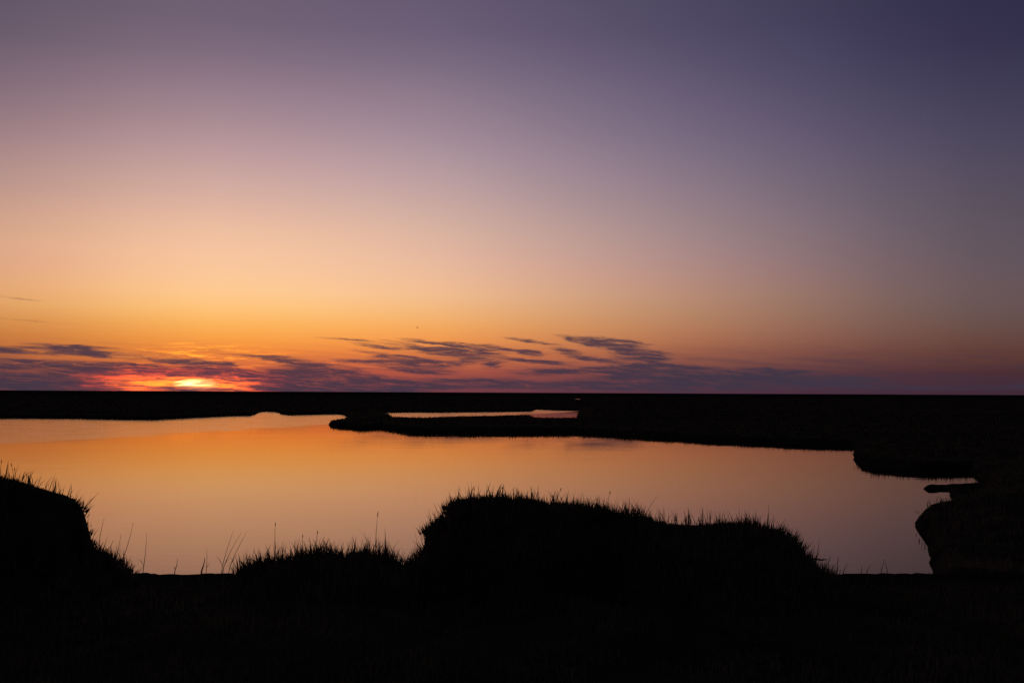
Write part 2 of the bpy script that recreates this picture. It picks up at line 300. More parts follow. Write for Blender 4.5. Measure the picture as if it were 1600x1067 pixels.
# ------------------------------------------------------------------ materials
def mat(name, c0, c1, scale, rough=0.9, spec=0.15, stretch=(1, 1, 1), bump=0.0):
    m = bpy.data.materials.new(name)
    m.use_nodes = True
    nt = m.node_tree
    b = nt.nodes['Principled BSDF']
    t = nt.nodes.new('ShaderNodeTexCoord')
    mp = nt.nodes.new('ShaderNodeMapping')
    mp.inputs['Scale'].default_value = stretch
    n = nt.nodes.new('ShaderNodeTexNoise')
    n.inputs['Scale'].default_value = scale
    n.inputs['Detail'].default_value = 6
    r = nt.nodes.new('ShaderNodeValToRGB')
    r.color_ramp.elements[0].position = 0.32
    r.color_ramp.elements[1].position = 0.68
    r.color_ramp.elements[0].color = (*c0, 1)
    r.color_ramp.elements[1].color = (*c1, 1)
    nt.links.new(t.outputs['Object'], mp.inputs[0])
    nt.links.new(mp.outputs[0], n.inputs['Vector'])
    nt.links.new(n.outputs['Fac'], r.inputs[0])
    nt.links.new(r.outputs[0], b.inputs['Base Color'])
    b.inputs['Roughness'].default_value = rough
    b.inputs['Specular IOR Level'].default_value = spec
    if bump:
        bp = nt.nodes.new('ShaderNodeBump')
        bp.inputs['Strength'].default_value = bump
        bp.inputs['Distance'].default_value = 0.02
        nt.links.new(n.outputs['Fac'], bp.inputs['Height'])
        nt.links.new(bp.outputs[0], b.inputs['Normal'])
    return m


M_EARTH = mat('peat', (0.018, 0.014, 0.010), (0.045, 0.036, 0.024), 3.0, 0.95, 0.05, bump=0.6)
M_TURF = mat('marsh_turf', (0.020, 0.019, 0.012), (0.045, 0.040, 0.024), 0.9, 1.0, 0.0, bump=0.3)
M_GRASS = mat('marsh_grass', (0.060, 0.062, 0.026), (0.150, 0.130, 0.065), 2.0, 0.85, 0.08)
M_STRAW = mat('dry_stalk', (0.045, 0.038, 0.018), (0.085, 0.070, 0.036), 6.0, 0.85, 0.08)
M_BIRD = mat('plumage', (0.03, 0.03, 0.03), (0.08, 0.08, 0.08), 9.0, 0.9, 0.05)

for m_g in (M_GRASS, M_STRAW):          # thin blades let some light through
    nt = m_g.node_tree
    pb = nt.nodes['Principled BSDF']
    tl = nt.nodes.new('ShaderNodeBsdfTranslucent')
    mx = nt.nodes.new('ShaderNodeMixShader')
    mx.inputs[0].default_value = 0.4
    nt.links.new(nt.nodes['Color Ramp'].outputs[0], tl.inputs['Color'])
    nt.links.new(pb.outputs[0], mx.inputs[1])
    nt.links.new(tl.outputs[0], mx.inputs[2])
    nt.links.new(mx.outputs[0], nt.nodes['Material Output'].inputs['Surface'])

# ------------------------------------------------------------------ helpers
def fade(t):
    return t * t * (3 - 2 * t)


def smooth(lo, hi, v):
    return fade(np.clip((v - lo) / (hi - lo), 0, 1))


def _hash(i, j, s):
    h = (i.astype(np.int64) * 374761393 + j.astype(np.int64) * 668265263 + s * 1274126177) & 0x7fffffff
    h = ((h ^ (h >> 13)) * 1274126177) & 0x7fffffff
    return ((h ^ (h >> 16)) & 0xffff) / 65535.0


def vnoise(x, y, s=0):
    xi, yi = np.floor(x), np.floor(y)
    u, v = fade(x - xi), fade(y - yi)
    a00, a10 = _hash(xi, yi, s), _hash(xi + 1, yi, s)
    a01, a11 = _hash(xi, yi + 1, s), _hash(xi + 1, yi + 1, s)
    return (a00 * (1 - u) + a10 * u) * (1 - v) + (a01 * (1 - u) + a11 * u) * v - 0.5


def fbm(x, y, s=0, o=4):
    r = np.zeros_like(np.asarray(x, float))
    am = 1.0
    for k in range(o):
        r += am * vnoise(x * 2 ** k + 17.3 * k, y * 2 ** k - 9.1 * k, s + k)
        am *= 0.5
    return r


def mesh_from(name, v, quads=None, tris=None, m=None, parent=None, smooth_faces=True):
    me = bpy.data.meshes.new(name)
    v = np.asarray(v, np.float32)
    nq = 0 if quads is None else len(quads)
    ntr = 0 if tris is None else len(tris)
    me.vertices.add(len(v))
    me.vertices.foreach_set('co', v.ravel())
    me.loops.add(nq * 4 + ntr * 3)
    me.polygons.add(nq + ntr)
    lv = []
    if nq:
        lv.append(np.asarray(quads, np.int32).ravel())
    if ntr:
        lv.append(np.asarray(tris, np.int32).ravel())
    me.loops.foreach_set('vertex_index', np.concatenate(lv))
    me.polygons.foreach_set('loop_start', np.concatenate([np.arange(nq) * 4, nq * 4 + np.arange(ntr) * 3]).astype(np.int32))
    me.polygons.foreach_set('use_smooth', np.full(nq + ntr, smooth_faces, bool))
    me.update(calc_edges=True)
    me.validate()
    if m:
        me.materials.append(m)
    o = bpy.data.objects.new(name, me)
    col.objects.link(o)
    if parent:
        o.parent = parent
    return o


def thing(name, label, cat, loc=(0, 0, 0), group=None):
    o = bpy.data.objects.new(name, None)
    col.objects.link(o)
    o.location = loc
    o.empty_display_size = 0.2
    o['label'] = label
    o['category'] = cat
    if group:
        o['group'] = group
    return o


def blades(P, up, hgt, wid, lean, bend):
    """tapered, bent grass blades: P roots (n,3), up growth directions (n,3)"""
    n = len(P)
    th = rng.uniform(0, 2 * np.pi, n)
    side = np.stack([np.cos(th), np.sin(th), np.zeros(n)], 1)
    ph = rng.uniform(0, 2 * np.pi, n)
    ld = np.stack([np.cos(ph), np.sin(ph), np.zeros(n)], 1)
    d = up + ld * lean[:, None]
    d /= np.linalg.norm(d, axis=1)[:, None]
    mid = P + d * (hgt * 0.55)[:, None]
    d2 = d + ld * bend[:, None]
    d2 /= np.linalg.norm(d2, axis=1)[:, None]
    tip = mid + d2 * (hgt * 0.5)[:, None]
    w = side * (wid * 0.5)[:, None]
    V = np.stack([P - w, P + w, mid + w * .75, mid - w * .75, tip], 1).reshape(-1, 3)
    b = np.arange(n) * 5
    quads = np.stack([b, b + 1, b + 2, b + 3], 1)
    tris = np.stack([b + 3, b + 2, b + 4], 1)
    return V, quads, tris


def tufts(P, N, per, spread, h0, h1, w0, w1, hvar=None):
    """tussocky grass: a tuft of `per` blades at each root"""
    n = len(P)
    R = np.repeat(P, per, 0)
    R[:, :2] += rng.normal(0, spread, (n * per, 2))
    up = np.repeat(N, per, 0) * 0.45 + np.array([0, 0, 0.75])
    hs = rng.beta(1.6, 4.2, n * per) * (h1 - h0) + h0
    hs *= np.repeat(rng.uniform(0.65, 1.3, n), per)
    if hvar is not None:
        hs *= np.repeat(hvar, per)
    tall = rng.random(n * per) < 0.04
    hs = np.where(tall, np.maximum(hs, h1 * rng.uniform(0.4, 0.9, n * per)), hs)
    return blades(R, up, hs, rng.uniform(w0, w1, n * per), rng.gamma(1.6, 0.13, n * per), rng.normal(0.22, 0.3, n * per))


# ------------------------------------------------------------------ plan of the pool and the marsh
TOPZ, MIR = 0.41, -0.30        # grass tops on the flat marsh, and their mirror level in the pool


def gd(x, d):
    r_ = ray(x, 613)
    return (r_.x / r_.y * d, d)


def line(pts):
    return [gp(*p) for p in pts]


m_ = MIR
MAIN = line([
    (-1500, 652, m_), (-500, 656, m_), (0, 659, m_), (50, 659, m_), (120, 659.5, m_), (195, 661.5, m_), (240, 661.5, m_), (300, 658, m_),
    (350, 655.2, m_), (392, 654.2, m_)]) + [gd(401, 112), gd(405, 120), gd(414, 126), gd(428, 124), gd(436, 119), gd(439, 112)] + line([
    (450, 653.2, m_), (500, 652, m_), (530, 651.5, m_)]) + [gd(546, 100), gd(540, 88), gd(532, 83), gd(524, 80), gd(517, 78.5), gd(514, 77), gd(516, 75.5), gd(524, 74)] + line([
    (540, 673.5, m_), (560, 677, m_),
    (590, 675.5, m_), (605, 676.5, m_), (640, 683, m_), (700, 684.5, m_), (800, 684, m_), (900, 683.5, m_), (945, 686, m_), (1000, 690, m_),
    (1100, 697, m_), (1200, 702, m_), (1250, 704.5, m_), (1334, 707, m_)]) + [
    gd(1337, 46), gd(1335, 43), gd(1333, 41), gd(1332.5, 39.5), gd(1334, 38.2), gd(1338, 37.2), gd(1346, 36.2), gd(1356, 35.5), gd(1372, 34.8)] + line([
    (1400, 748, m_), (1450, 751, m_), (1490, 751, m_), (1515, 749.5, m_), (1535, 752, 0), (1545, 757, 0), (1550, 768, 0)]) + [
    gd(1500, 22.6), gd(1470, 21.6), gd(1452, 21.2), gd(1440, 20.8), gd(1432, 20.4), gd(1427, 20.05), gd(1425.5, 19.7), gd(1426.5, 19.3), gd(1431, 18.8), gd(1438, 17.9), gd(1446, 16.6), gd(1451, 15.2), gd(1460, 13.4)] + line([
    (1452, 889.5, .72), (1380, 890, .72), (900, 891, .72), (300, 890.5, .72), (205, 890, .72), (0, 889, .72), (-700, 884, .72), (-1700, 878, .72)])
POOL2 = line([
    (598, 648.9, m_), (640, 648.3, m_), (700, 648.2, m_), (760, 647.5, m_), (832, 646.4, m_), (837, 643.0, m_), (870, 644.6, m_), (905, 645.0, m_)]) + line([
    (902, 646, TOPZ), (897, 649.8, TOPZ), (850, 649.6, TOPZ), (838, 649.0, TOPZ), (830, 645.8, TOPZ), (790, 646.2, TOPZ), (740, 647.0, TOPZ), (700, 648.2, TOPZ), (660, 649.2, TOPZ), (615, 648.2, TOPZ)])
POOL3 = line([(899, 623.2, 0), (907, 623.4, 0), (905, 625.0, 0), (898, 624.9, 0)])
# low mud bars and the spit: land that barely clears the water
BARS = [
    (line([(1436, 763.2, 0), (1445, 761, 0), (1490, 760, 0), (1530, 757, 0), (1575, 755, 0), (1575, 767, 0), (1480, 765.6, 0), (1445, 765.3, 0)]), 0.09),
    (line([(1480, 763, 0), (1580, 760, 0), (1580, 800, 0), (1500, 795, 0), (1478, 776, 0)]), 0.07),
]


def sdist(px, py, poly):
    """signed distance, positive inside"""
    d2 = np.full(px.shape, 1e18)
    ins = np.zeros(px.shape, bool)
    n = len(poly)
    for i in range(n):
        x0, y0 = poly[i]
        x1, y1 = poly[(i + 1) % n]
        ex, ey = x1 - x0, y1 - y0
        t = np.clip(((px - x0) * ex + (py - y0) * ey) / (ex * ex + ey * ey + 1e-12), 0, 1)
        d2 = np.minimum(d2, (px - x0 - t * ex) ** 2 + (py - y0 - t * ey) ** 2)
        if y0 != y1:
            c = ((y0 > py) != (y1 > py)) & (px < (x1 - x0) * (py - y0) / (y1 - y0) + x0)
            ins ^= c
    d = np.sqrt(d2)
    return np.where(ins, d, -d)


def ground_z(x, y):
    x = np.asarray(x, float)
    y = np.asarray(y, float)
    r = np.hypot(x, y)
    near = r < 500
    w = np.full(x.shape, -999.0)
    xs, ys = x[near], y[near]
    ww = np.maximum.reduce([sdist(xs, ys, MAIN), sdist(xs, ys, POOL2), sdist(xs, ys, POOL3)])
    w[near] = ww
    land = -w
    amp = 0.05 + 0.20 * smooth(24, 60, r)
    land = land + amp * fbm(x * 0.9, y * 0.9, 3, 3) + 0.09 * fbm(x * 4, y * 4, 8, 3) * (r < 60)
    top = 0.27 + 0.45 * smooth(14.5, 10.5, r) + 0.05 * fbm(x * .25, y * .25, 5, 3) * (1 - 0.6 * smooth(14, 10, r)) + 0.02 * fbm(x * 2.2, y * 2.2, 11, 3)
    top = top + 0.03 * (r < 9.0) * fbm(x * 1.1, y * 1.1, 21, 3)
    s = smooth(-0.30, 0.22, land)
    z = -0.45 + (top + 0.45) * s
    for poly, h in BARS:
        dd = np.full(x.shape, -999.0)
        dd[near] = sdist(xs, ys, poly)
        zb = -0.45 + (h + 0.45 + 0.03 * fbm(x * 3, y * 3, 31, 2)) * smooth(-0.35, 0.2, dd + 0.08 * fbm(x * 2.5, y * 2.5, 33, 2))
        z = np.maximum(z, zb)
    return z, land


# ------------------------------------------------------------------ ground: one sheet to the horizon
rings = np.concatenate([np.geomspace(0.4, 6, 14)[:-1], np.geomspace(6, 14, 105)[:-1], np.geomspace(14, 30, 100)[:-1],
                        np.geomspace(30, 180, 300)[:-1], np.geomspace(180, 450, 60)[:-1], np.geomspace(450, 26000, 26)])
azs = np.radians(np.concatenate([np.linspace(-180, -60, 31)[:-1], np.linspace(-60, -29, 63)[:-1], np.linspace(-29, 29, 620)[:-1],
                                 np.linspace(29, 60, 63)[:-1], np.linspace(60, 180, 31)[:-1]]))
RR, AA = np.meshgrid(rings, azs, indexing='ij')
GX, GY = RR * np.sin(AA), RR * np.cos(AA)
GZ, _ = ground_z(GX.ravel(), GY.ravel())
GZ = GZ.reshape(GX.shape)
nr, na = GX.shape
idx = np.arange(nr * na).reshape(nr, na)
idn = np.roll(idx, -1, 1)
quads = np.stack([idx[:-1], idn[:-1], idn[1:], idx[1:]], -1).reshape(-1, 4)
zf = GZ.ravel()
quads = quads[(zf[quads] > -0.40).any(1)]
V = np.stack([GX.ravel(), GY.ravel(), zf], 1)
ctr = len(V)
V = np.vstack([V, [[0, 0, zf[:na].mean()]]])
cap = np.stack([np.full(na, ctr), idn[0], idx[0]], 1)
ids = np.unique(np.concatenate([quads.ravel(), cap.ravel()]))
remap = np.zeros(len(V), int)
remap[ids] = np.arange(len(ids))
ground = mesh_from('ground', V[ids], remap[quads], remap[cap], M_TURF)
ground['kind'] = 'structure'

# ------------------------------------------------------------------ water
mw = bpy.data.materials.new('still_water')
mw.use_nodes = True
nt = mw.node_tree
nt.nodes.remove(nt.nodes['Principled BSDF'])
body = nt.nodes.new('ShaderNodeBsdfDiffuse')
body.inputs['Color'].default_value = (0.014, 0.011, 0.008, 1)
mirror = nt.nodes.new('ShaderNodeBsdfGlossy')
mirror.distribution = 'GGX'
mirror.inputs['Color'].default_value = (1.0, 0.81, 0.69, 1)      # even warm tint put into the reflection colour
fres = nt.nodes.new('ShaderNodeFresnel')
fres.inputs['IOR'].default_value = 1.36
wmix = nt.nodes.new('ShaderNodeMixShader')
nt.links.new(fres.outputs[0], wmix.inputs[0])
nt.links.new(body.outputs[0], wmix.inputs[1])
nt.links.new(mirror.outputs[0], wmix.inputs[2])
nt.links.new(wmix.outputs[0], nt.nodes['Material Output'].inputs['Surface'])
geo = nt.nodes.new('ShaderNodeNewGeometry')


def nn(t, **kw):
    n = nt.nodes.new(t)
    for k, v in kw.items():
        setattr(n, k, v)
    return n


def noise(sx, sy, detail, rot=0.0):
    mp = nn('ShaderNodeMapping')
    mp.inputs['Scale'].default_value = (sx, sy, 1)
    mp.inputs['Rotation'].default_value = (0, 0, rot)
    nt.links.new(geo.outputs['Position'], mp.inputs[0])
    t = nn('ShaderNodeTexNoise')
    t.inputs['Scale'].default_value = 1.0
    t.inputs['Detail'].default_value = detail
    nt.links.new(mp.outputs[0], t.inputs['Vector'])
    return t.outputs['Fac']


def m2(op, x, y, z=None):
    n = nn('ShaderNodeMath', operation=op)
    for i, v in enumerate((x, y, z)):
        if v is None:
            continue
        if isinstance(v, (int, float)):
            n.inputs[i].default_value = v
        else:
            nt.links.new(v, n.inputs[i])
    return n.outputs[0]


# a breeze ruffles the far arm of the pool: everything beyond this line
A_, B_ = Vector(gp(0, 693)), Vector(gp(520, 664))
L_ = (B_ - A_).normalized()
nrm = Vector((-L_.y, L_.x))
if nrm.y < 0:
    nrm = -nrm
dp = nn('ShaderNodeVectorMath', operation='DOT_PRODUCT')
nt.links.new(geo.outputs['Position'], dp.inputs[0])
dp.inputs[1].default_value = (nrm.x, nrm.y, 0)
dist = m2('SUBTRACT', dp.outputs['Value'], nrm.dot(A_))
dist = m2('ADD', dist, m2('MULTIPLY', m2('SUBTRACT', noise(0.12, 0.12, 3), 0.5), 9.0))
mr = nn('ShaderNodeMapRange', interpolation_type='SMOOTHSTEP')
nt.links.new(dist, mr.inputs['Value'])
mr.inputs['From Min'].default_value = -1.5
mr.inputs['From Max'].default_value = 1.5
ruf = mr.outputs['Result']
patch = noise(0.5, 0.9, 4)
rough = m2('MULTIPLY_ADD', ruf, m2('MULTIPLY_ADD', patch, 0.12, 0.03), 0.03)
nt.links.new(rough, mirror.inputs['Roughness'])
lap = m2('MULTIPLY', noise(0.30, 3.0, 4, 0.06), m2('MULTIPLY_ADD', noise(0.10, 0.22, 2, 0.2), 3.0, -0.8))
chop = noise(5.0, 9.0, 3, 0.1)
hgt = m2('MULTIPLY_ADD', m2('MULTIPLY', chop, ruf), 0.25, m2('MULTIPLY', lap, 0.26))
bp = nn('ShaderNodeBump')
bp.inputs['Strength'].default_value = 0.35
bp.inputs['Distance'].default_value = 0.02
nt.links.new(hgt, bp.inputs['Height'])
nt.links.new(bp.outputs[0], mirror.inputs['Normal'])
wr = np.concatenate([[0], np.geomspace(2, 26000, 40)])
wa = np.linspace(0, 2 * np.pi, 97)[:-1]
WV = np.array([[r_ * math.sin(t_), r_ * math.cos(t_), 0.0] for r_ in wr[1:] for t_ in wa] + [[0, 0, 0]])
wi = np.arange(40 * 96).reshape(40, 96)
wj = np.roll(wi, -1, 1)
water = mesh_from('water', WV, np.stack([wi[:-1], wj[:-1], wj[1:], wi[1:]], -1).reshape(-1, 4),
                  np.stack([np.full(96, 40 * 96), wj[0], wi[0]], 1), mw)
water['kind'] = 'structure'


# ------------------------------------------------------------------ hummocks on the near bank
def hummock(label, D, prof, zb, back, front, nblade, seed, hgt, tip=0.0):
    """prof: sight-line outline of the earth (x, y in the survey) standing D metres off"""
    pts = []
    for (x, y) in prof:
        d = ray(x, y)
        t = D / d.y
        pts.append((d.x * t, CAM_H + d.z * t))
    pts = np.array(pts)
    x0, x1 = pts[:, 0].min() - 0.04, pts[:, 0].max() + 0.04
    cxm = (x0 + x1) / 2
    root = thing('hummock', label, 'hummock', (cxm, D, zb))
    nx = int((x1 - x0) / 0.022) + 2
    ny = int((back + front) / 0.03) + 2
    gx, gy = np.meshgrid(np.linspace(x0, x1, nx), np.linspace(-front, back, ny), indexing='ij')
    xx = gx + 0.07 * fbm(gx * 1.7, gy * 2.5, seed, 3) * np.clip(np.abs(gy) / 0.25, 0, 1)
    Hs = np.interp(xx, pts[:, 0], pts[:, 1], left=zb - .12, right=zb - .12) - zb
    Hs = np.maximum(Hs, -0.10)
    wob = 0.22 * fbm(gx * 1.3, gx * 0 + 3.1, seed + 5, 3)
    f = np.clip(-(gy) / (front * (0.85 + wob)), 0, 1)
    bk = np.clip(gy / (back * 0.9), 0, 1)
    c = np.where(gy < 0, (1 - f ** 1.7) ** 1.0, 1 - bk ** 2.2)
    hz = Hs * c + (0.05 * fbm(gx * 3, gy * 3, seed + 9, 4) + 0.02 * fbm(gx * 11, gy * 11, seed + 2, 2)) * (Hs > 0.02) * np.where(gy > -0.08, 0.25, 1)
    edge = np.minimum(np.minimum(gx - x0, x1 - gx) / 0.03, np.minimum(gy + front, back - gy) / 0.05)
    hz = np.where(edge < 0.3, -0.12, hz)
    P = np.stack([gx - cxm, gy, hz], -1)
    ii = np.arange(nx * ny).reshape(nx, ny)
    q = np.stack([ii[:-1, :-1], ii[1:, :-1], ii[1:, 1:], ii[:-1, 1:]], -1).reshape(-1, 4)
    mesh_from('earth', P.reshape(-1, 3), q, None, M_EARTH, root)
    # grass roots, spread by area over top and flanks
    du = np.cross(P[1:, :-1] - P[:-1, :-1], P[:-1, 1:] - P[:-1, :-1])
    ar = np.linalg.norm(du, axis=-1)
    nv = du / np.maximum(ar, 1e-9)[..., None]
    wgt = ar * (hz[:-1, :-1] > 0.0) * np.clip(nv[..., 2] + 0.25, 0.12, 1) * (1 + 2.2 * (np.abs(gy[:-1, :-1]) < 0.12))
    pk = rng.choice(wgt.size, nblade, p=(wgt / wgt.sum()).ravel())
    base = P[:-1, :-1].reshape(-1, 3)[pk] + rng.normal(0, 0.012, (nblade, 3)) * [1, 1, 0] - [0, 0, 0.006]
    nb = nv.reshape(-1, 3)[pk]
    hv = 0.75 + 1.2 * np.clip(fbm(base[:, 0] * 2.1, base[:, 1] * 2.1, seed + 40, 3), -.5, .7)
    v, qd, tr = tufts(base, nb, 5, 0.016, hgt[0], hgt[1], 0.005, 0.011, hv)
    g = mesh_from('grass', v, qd, tr, M_GRASS, root, False)
    g['kind'] = 'stuff'
    return root


hummock('tall grassy hummock ending in a sheer face above a sloping foot', 9.0,
        [(-420, 756), (-300, 742), (-150, 743), (0, 748), (40, 756), (70, 766), (100, 774), (117, 783), (125, 795), (127, 810), (128, 838), (133, 850), (156, 868), (180, 886), (194, 897)],
        .70, .35, 1.3, 4400, 1, (.03, .20))
hummock('low rounded grassy tussock on the bank between the two tall hummocks', 9.2,
        [(374, 899), (388, 893), (412, 886), (440, 881), (465, 879), (490, 875), (520, 876), (545, 873), (565, 874), (595, 880), (618, 888), (638, 896), (650, 901)],
        .70, .3, 1.0, 2300, 2, (.03, .25))
hummock('long broad grassy hummock with an overhanging blunt end, tallest mass on the bank', 9.3,
        [(640, 893), (650, 884), (657, 876), (664, 868), (665, 834), (672, 826), (692, 818), (699, 794), (712, 786), (745, 780), (785, 781), (830, 786), (880, 792), (920, 800), (950, 808), (1000, 817), (1060, 821),
         (1120, 821), (1170, 824), (1210, 832), (1233, 845), (1244, 860), (1250, 877), (1264, 888), (1288, 897)],
        .70, .4, 1.5, 7400, 3, (.03, .20))

# ------------------------------------------------------------------ grass on the bank, nobody could count it
n = 9500
th = np.radians(rng.uniform(-31, 31, n))
rr = np.sqrt(rng.uniform(4.6 ** 2, 10.1 ** 2, n))
px, py = rr * np.sin(th), rr * np.cos(th)
z, land = ground_z(px, py)
cl = fbm(px * 1.6, py * 1.6, 77, 3)
k = (land > 0.5 + rng.uniform(0, 0.6, n)) & (cl > -0.45)
P = np.stack([px, py, z - 0.005], 1)[k]
v, q, t = tufts(P, np.tile([0, 0, 1.0], (len(P), 1)), 7, 0.03, .03, .15, .003, .008, (0.8 + cl[k]) * np.where(rr[k] > 8.9, 0.5, 1.0))
o = mesh_from('bank_grass', v, q, t, M_GRASS, None, False)
o['kind'] = 'stuff'
o['label'] = 'dark short grass covering the near bank'
o['category'] = 'grass'

# short growth right on the lip of the bank, in the gaps between the hummocks
lip = []
for (xa, xb, cnt) in ((196, 215, 16), (255, 330, 9), (330, 385, 26), (1290, 1330, 22), (1340, 1385, 14), (1440, 1470, 20)):
    for _i in range(cnt):
        x_ = rng.uniform(xa, xb)
        g0 = gp(x_, 896, .70)
        lip.append(g0)
lip = np.array(lip)
z, land = ground_z(lip[:, 0], lip[:, 1])
P = np.stack([lip[:, 0], lip[:, 1], z], 1)
v, q, t = tufts(P, np.tile([0, 0, 1.0], (len(P), 1)), 3, 0.02, .04, .14, .003, .007)
o = mesh_from('lip_grass', v, q, t, M_GRASS, None, False)
o['kind'] = 'stuff'
o['label'] = 'sparse grass blades along the lip of the bank'
o['category'] = 'grass'

# fringe of the marsh all round the pools
fr = []
for poly in (MAIN, POOL2):
    for i in range(len(poly)):
        (xa, ya), (xb, yb) = poly[i], poly[(i + 1) % len(poly)]
        L = math.hypot(xb - xa, yb - ya)
        dm = math.hypot((xa + xb) / 2, (ya + yb) / 2)
        if dm < 11.0 or L > 60 or abs(math.atan2((xa + xb) / 2, (ya + yb) / 2)) > 0.6:
            continue
        c = int(L * (34 if dm > 30 else 110)) + 1
        t = rng.uniform(0, 1, c)
        ox, oy = -(yb - ya) / L, (xb - xa) / L
        s = rng.uniform(-1.5, 1.5, c)
        fr.append(np.stack([xa + (xb - xa) * t + ox * s, ya + (yb - ya) * t + oy * s], 1))
fr = np.concatenate(fr)
z, land = ground_z(fr[:, 0], fr[:, 1])
k = (land > 0.06) & (z > 0.16)
fr, z = fr[k], z[k]
P = np.stack([fr[:, 0], fr[:, 1], z - 0.01], 1)
far = np.hypot(fr[:, 0], fr[:, 1])
cl = 0.85 + 0.9 * fbm(fr[:, 0] * .8, fr[:, 1] * .8, 55, 3)
v, q, t = tufts(P, np.tile([0, 0, 1.0], (len(P), 1)), 4, 0.05, .05, .22, .008, .016, cl)
o = mesh_from('marsh_grass', v, q, t, M_GRASS, None, False)
o['kind'] = 'stuff'
o['label'] = 'dark marsh grass fringing the flat shores of the pool'
o['category'] = 'grass'


# the open marsh beyond: coarse grass over the flats, thinning in number with distance
n = 34000
th = np.radians(rng.uniform(-30, 30, n))
rr = np.exp(rng.uniform(math.log(24), math.log(700), n))
px, py = rr * np.sin(th), rr * np.cos(th)
z, land = ground_z(px, py)
k = (land > 0.15) & (z > 0.15)
P = np.stack([px, py, z - 0.02], 1)[k]
r_k = rr[k]
V_, Q_, T_ = [], [], []
base = 0
for lo, hi, sp, w0, w1 in ((0, 60, .10, .012, .022), (60, 130, .2, .02, .04), (130, 280, .4, .04, .08), (280, 900, .9, .08, .16)):
    kk = (r_k >= lo) & (r_k < hi)
    v, q, t = tufts(P[kk], np.tile([0, 0, 1.0], (kk.sum(), 1)), 6, sp, .06, .24, w0, w1)
    V_.append(v); Q_.append(q + base); T_.append(t + base)
    base += len(v)
o = mesh_from('flats_grass', np.concatenate(V_), np.concatenate(Q_), np.concatenate(T_), M_GRASS, None, False)
o['kind'] = 'stuff'
o['label'] = 'dark coarse grass over the open marsh flats'
o['category'] = 'grass'


# ------------------------------------------------------------------ single stalks that stand clear of the turf
def tube(pts, rad, sides=5):
    pts = [Vector(p) for p in pts]
    V, F = [], []
    for i, p in enumerate(pts):
        d = (pts[min(i + 1, len(pts) - 1)] - pts[max(i - 1, 0)]).normalized()
        a_ = d.cross(Vector((0, 1, 0.1))).normalized()
        b_ = d.cross(a_)
        for s in range(sides):
            t_ = 2 * math.pi * s / sides
            V.append(p + (a_ * math.cos(t_) + b_ * math.sin(t_)) * rad[i])
    for i in range(len(pts) - 1):
        for s in range(sides):
            F.append((i * sides + s, i * sides + (s + 1) % sides, (i + 1) * sides + (s + 1) % sides, (i + 1) * sides + s))
    return [tuple(v_) for v_ in V], F


def at(x, y, D):
    d = ray(x, y)
    return d * (D / d.y) + Vector((0, 0, CAM_H))


def stalk(label, D, root_px, tip_px, head, group=None, bow=0.05, thick=0.0036):
    r0, r1 = at(*root_px, D), at(*tip_px, D)
    ln = (r1 - r0).length
    root = thing('grass_stalk', label, 'grass stalk', tuple(r0 - Vector((0, 0, 0.04))), group)
    pts, rad = [], []
    ax = r1 - r0
    sd = Vector((ax.z, 0.4 * random.uniform(-1, 1), -ax.x)).normalized() * ln * bow * random.choice((-1, 1))
    for i in range(7):
        t_ = i / 6
        pts.append(ax * t_ + sd * (4 * t_ * (1 - t_)) + Vector((0, 0, 0.04 if i else 0.0)))
        rad.append(thick * (1 - 0.72 * t_))
    v_, f_ = tube(pts, rad)
    mesh_from('stem', v_, f_, None, M_STRAW, root)
    if head:
        d = (pts[6] - pts[5]).normalized()
        hp = [pts[6] - d * 0.01 + d * head * s for s in (0, .15, .4, .7, .92, 1)]
        v_, f_ = tube(hp, [.0015, .0030, .0036, .0030, .0018, .0004], 6)
        mesh_from('seed_head', v_, f_, None, M_STRAW, root)
    # one narrow leaf sheathing the stem
    s0 = pts[1]
    lf = Vector((random.choice((-1, 1)) * 0.5, random.uniform(-.4, .4), 0.9)).normalized()
    q0 = [s0, s0 + lf * ln * .16, s0 + lf * ln * .27 + Vector((lf.x, lf.y, -.1)) * ln * .08]
    w_ = Vector((0.0025, 0.002, 0))
    mesh_from('leaf', [tuple(q0[0] - w_ * .6), tuple(q0[0] + w_ * .6), tuple(q0[1] + w_ * .8), tuple(q0[1] - w_ * .8), tuple(q0[2])],
              [(0, 1, 2, 3)], [(3, 2, 4)], M_STRAW, root)
    return root


stalk('tall straight grass stalk with a long seed head, standing highest above the low tussock', 9.2, (587, 868), (590, 806), .05, bow=.02)
stalk('grass stalk with a bent tip rising over the sloping shoulder of the low tussock', 9.2, (433, 876), (430, 820), .035, bow=.06)
def stalks(D, group, head, bow, thick, rows):
    for (x, y0, x1, y1, label) in rows:
        stalk(label, D, (x, y0), (x1, y1), head, group, bow, thick)


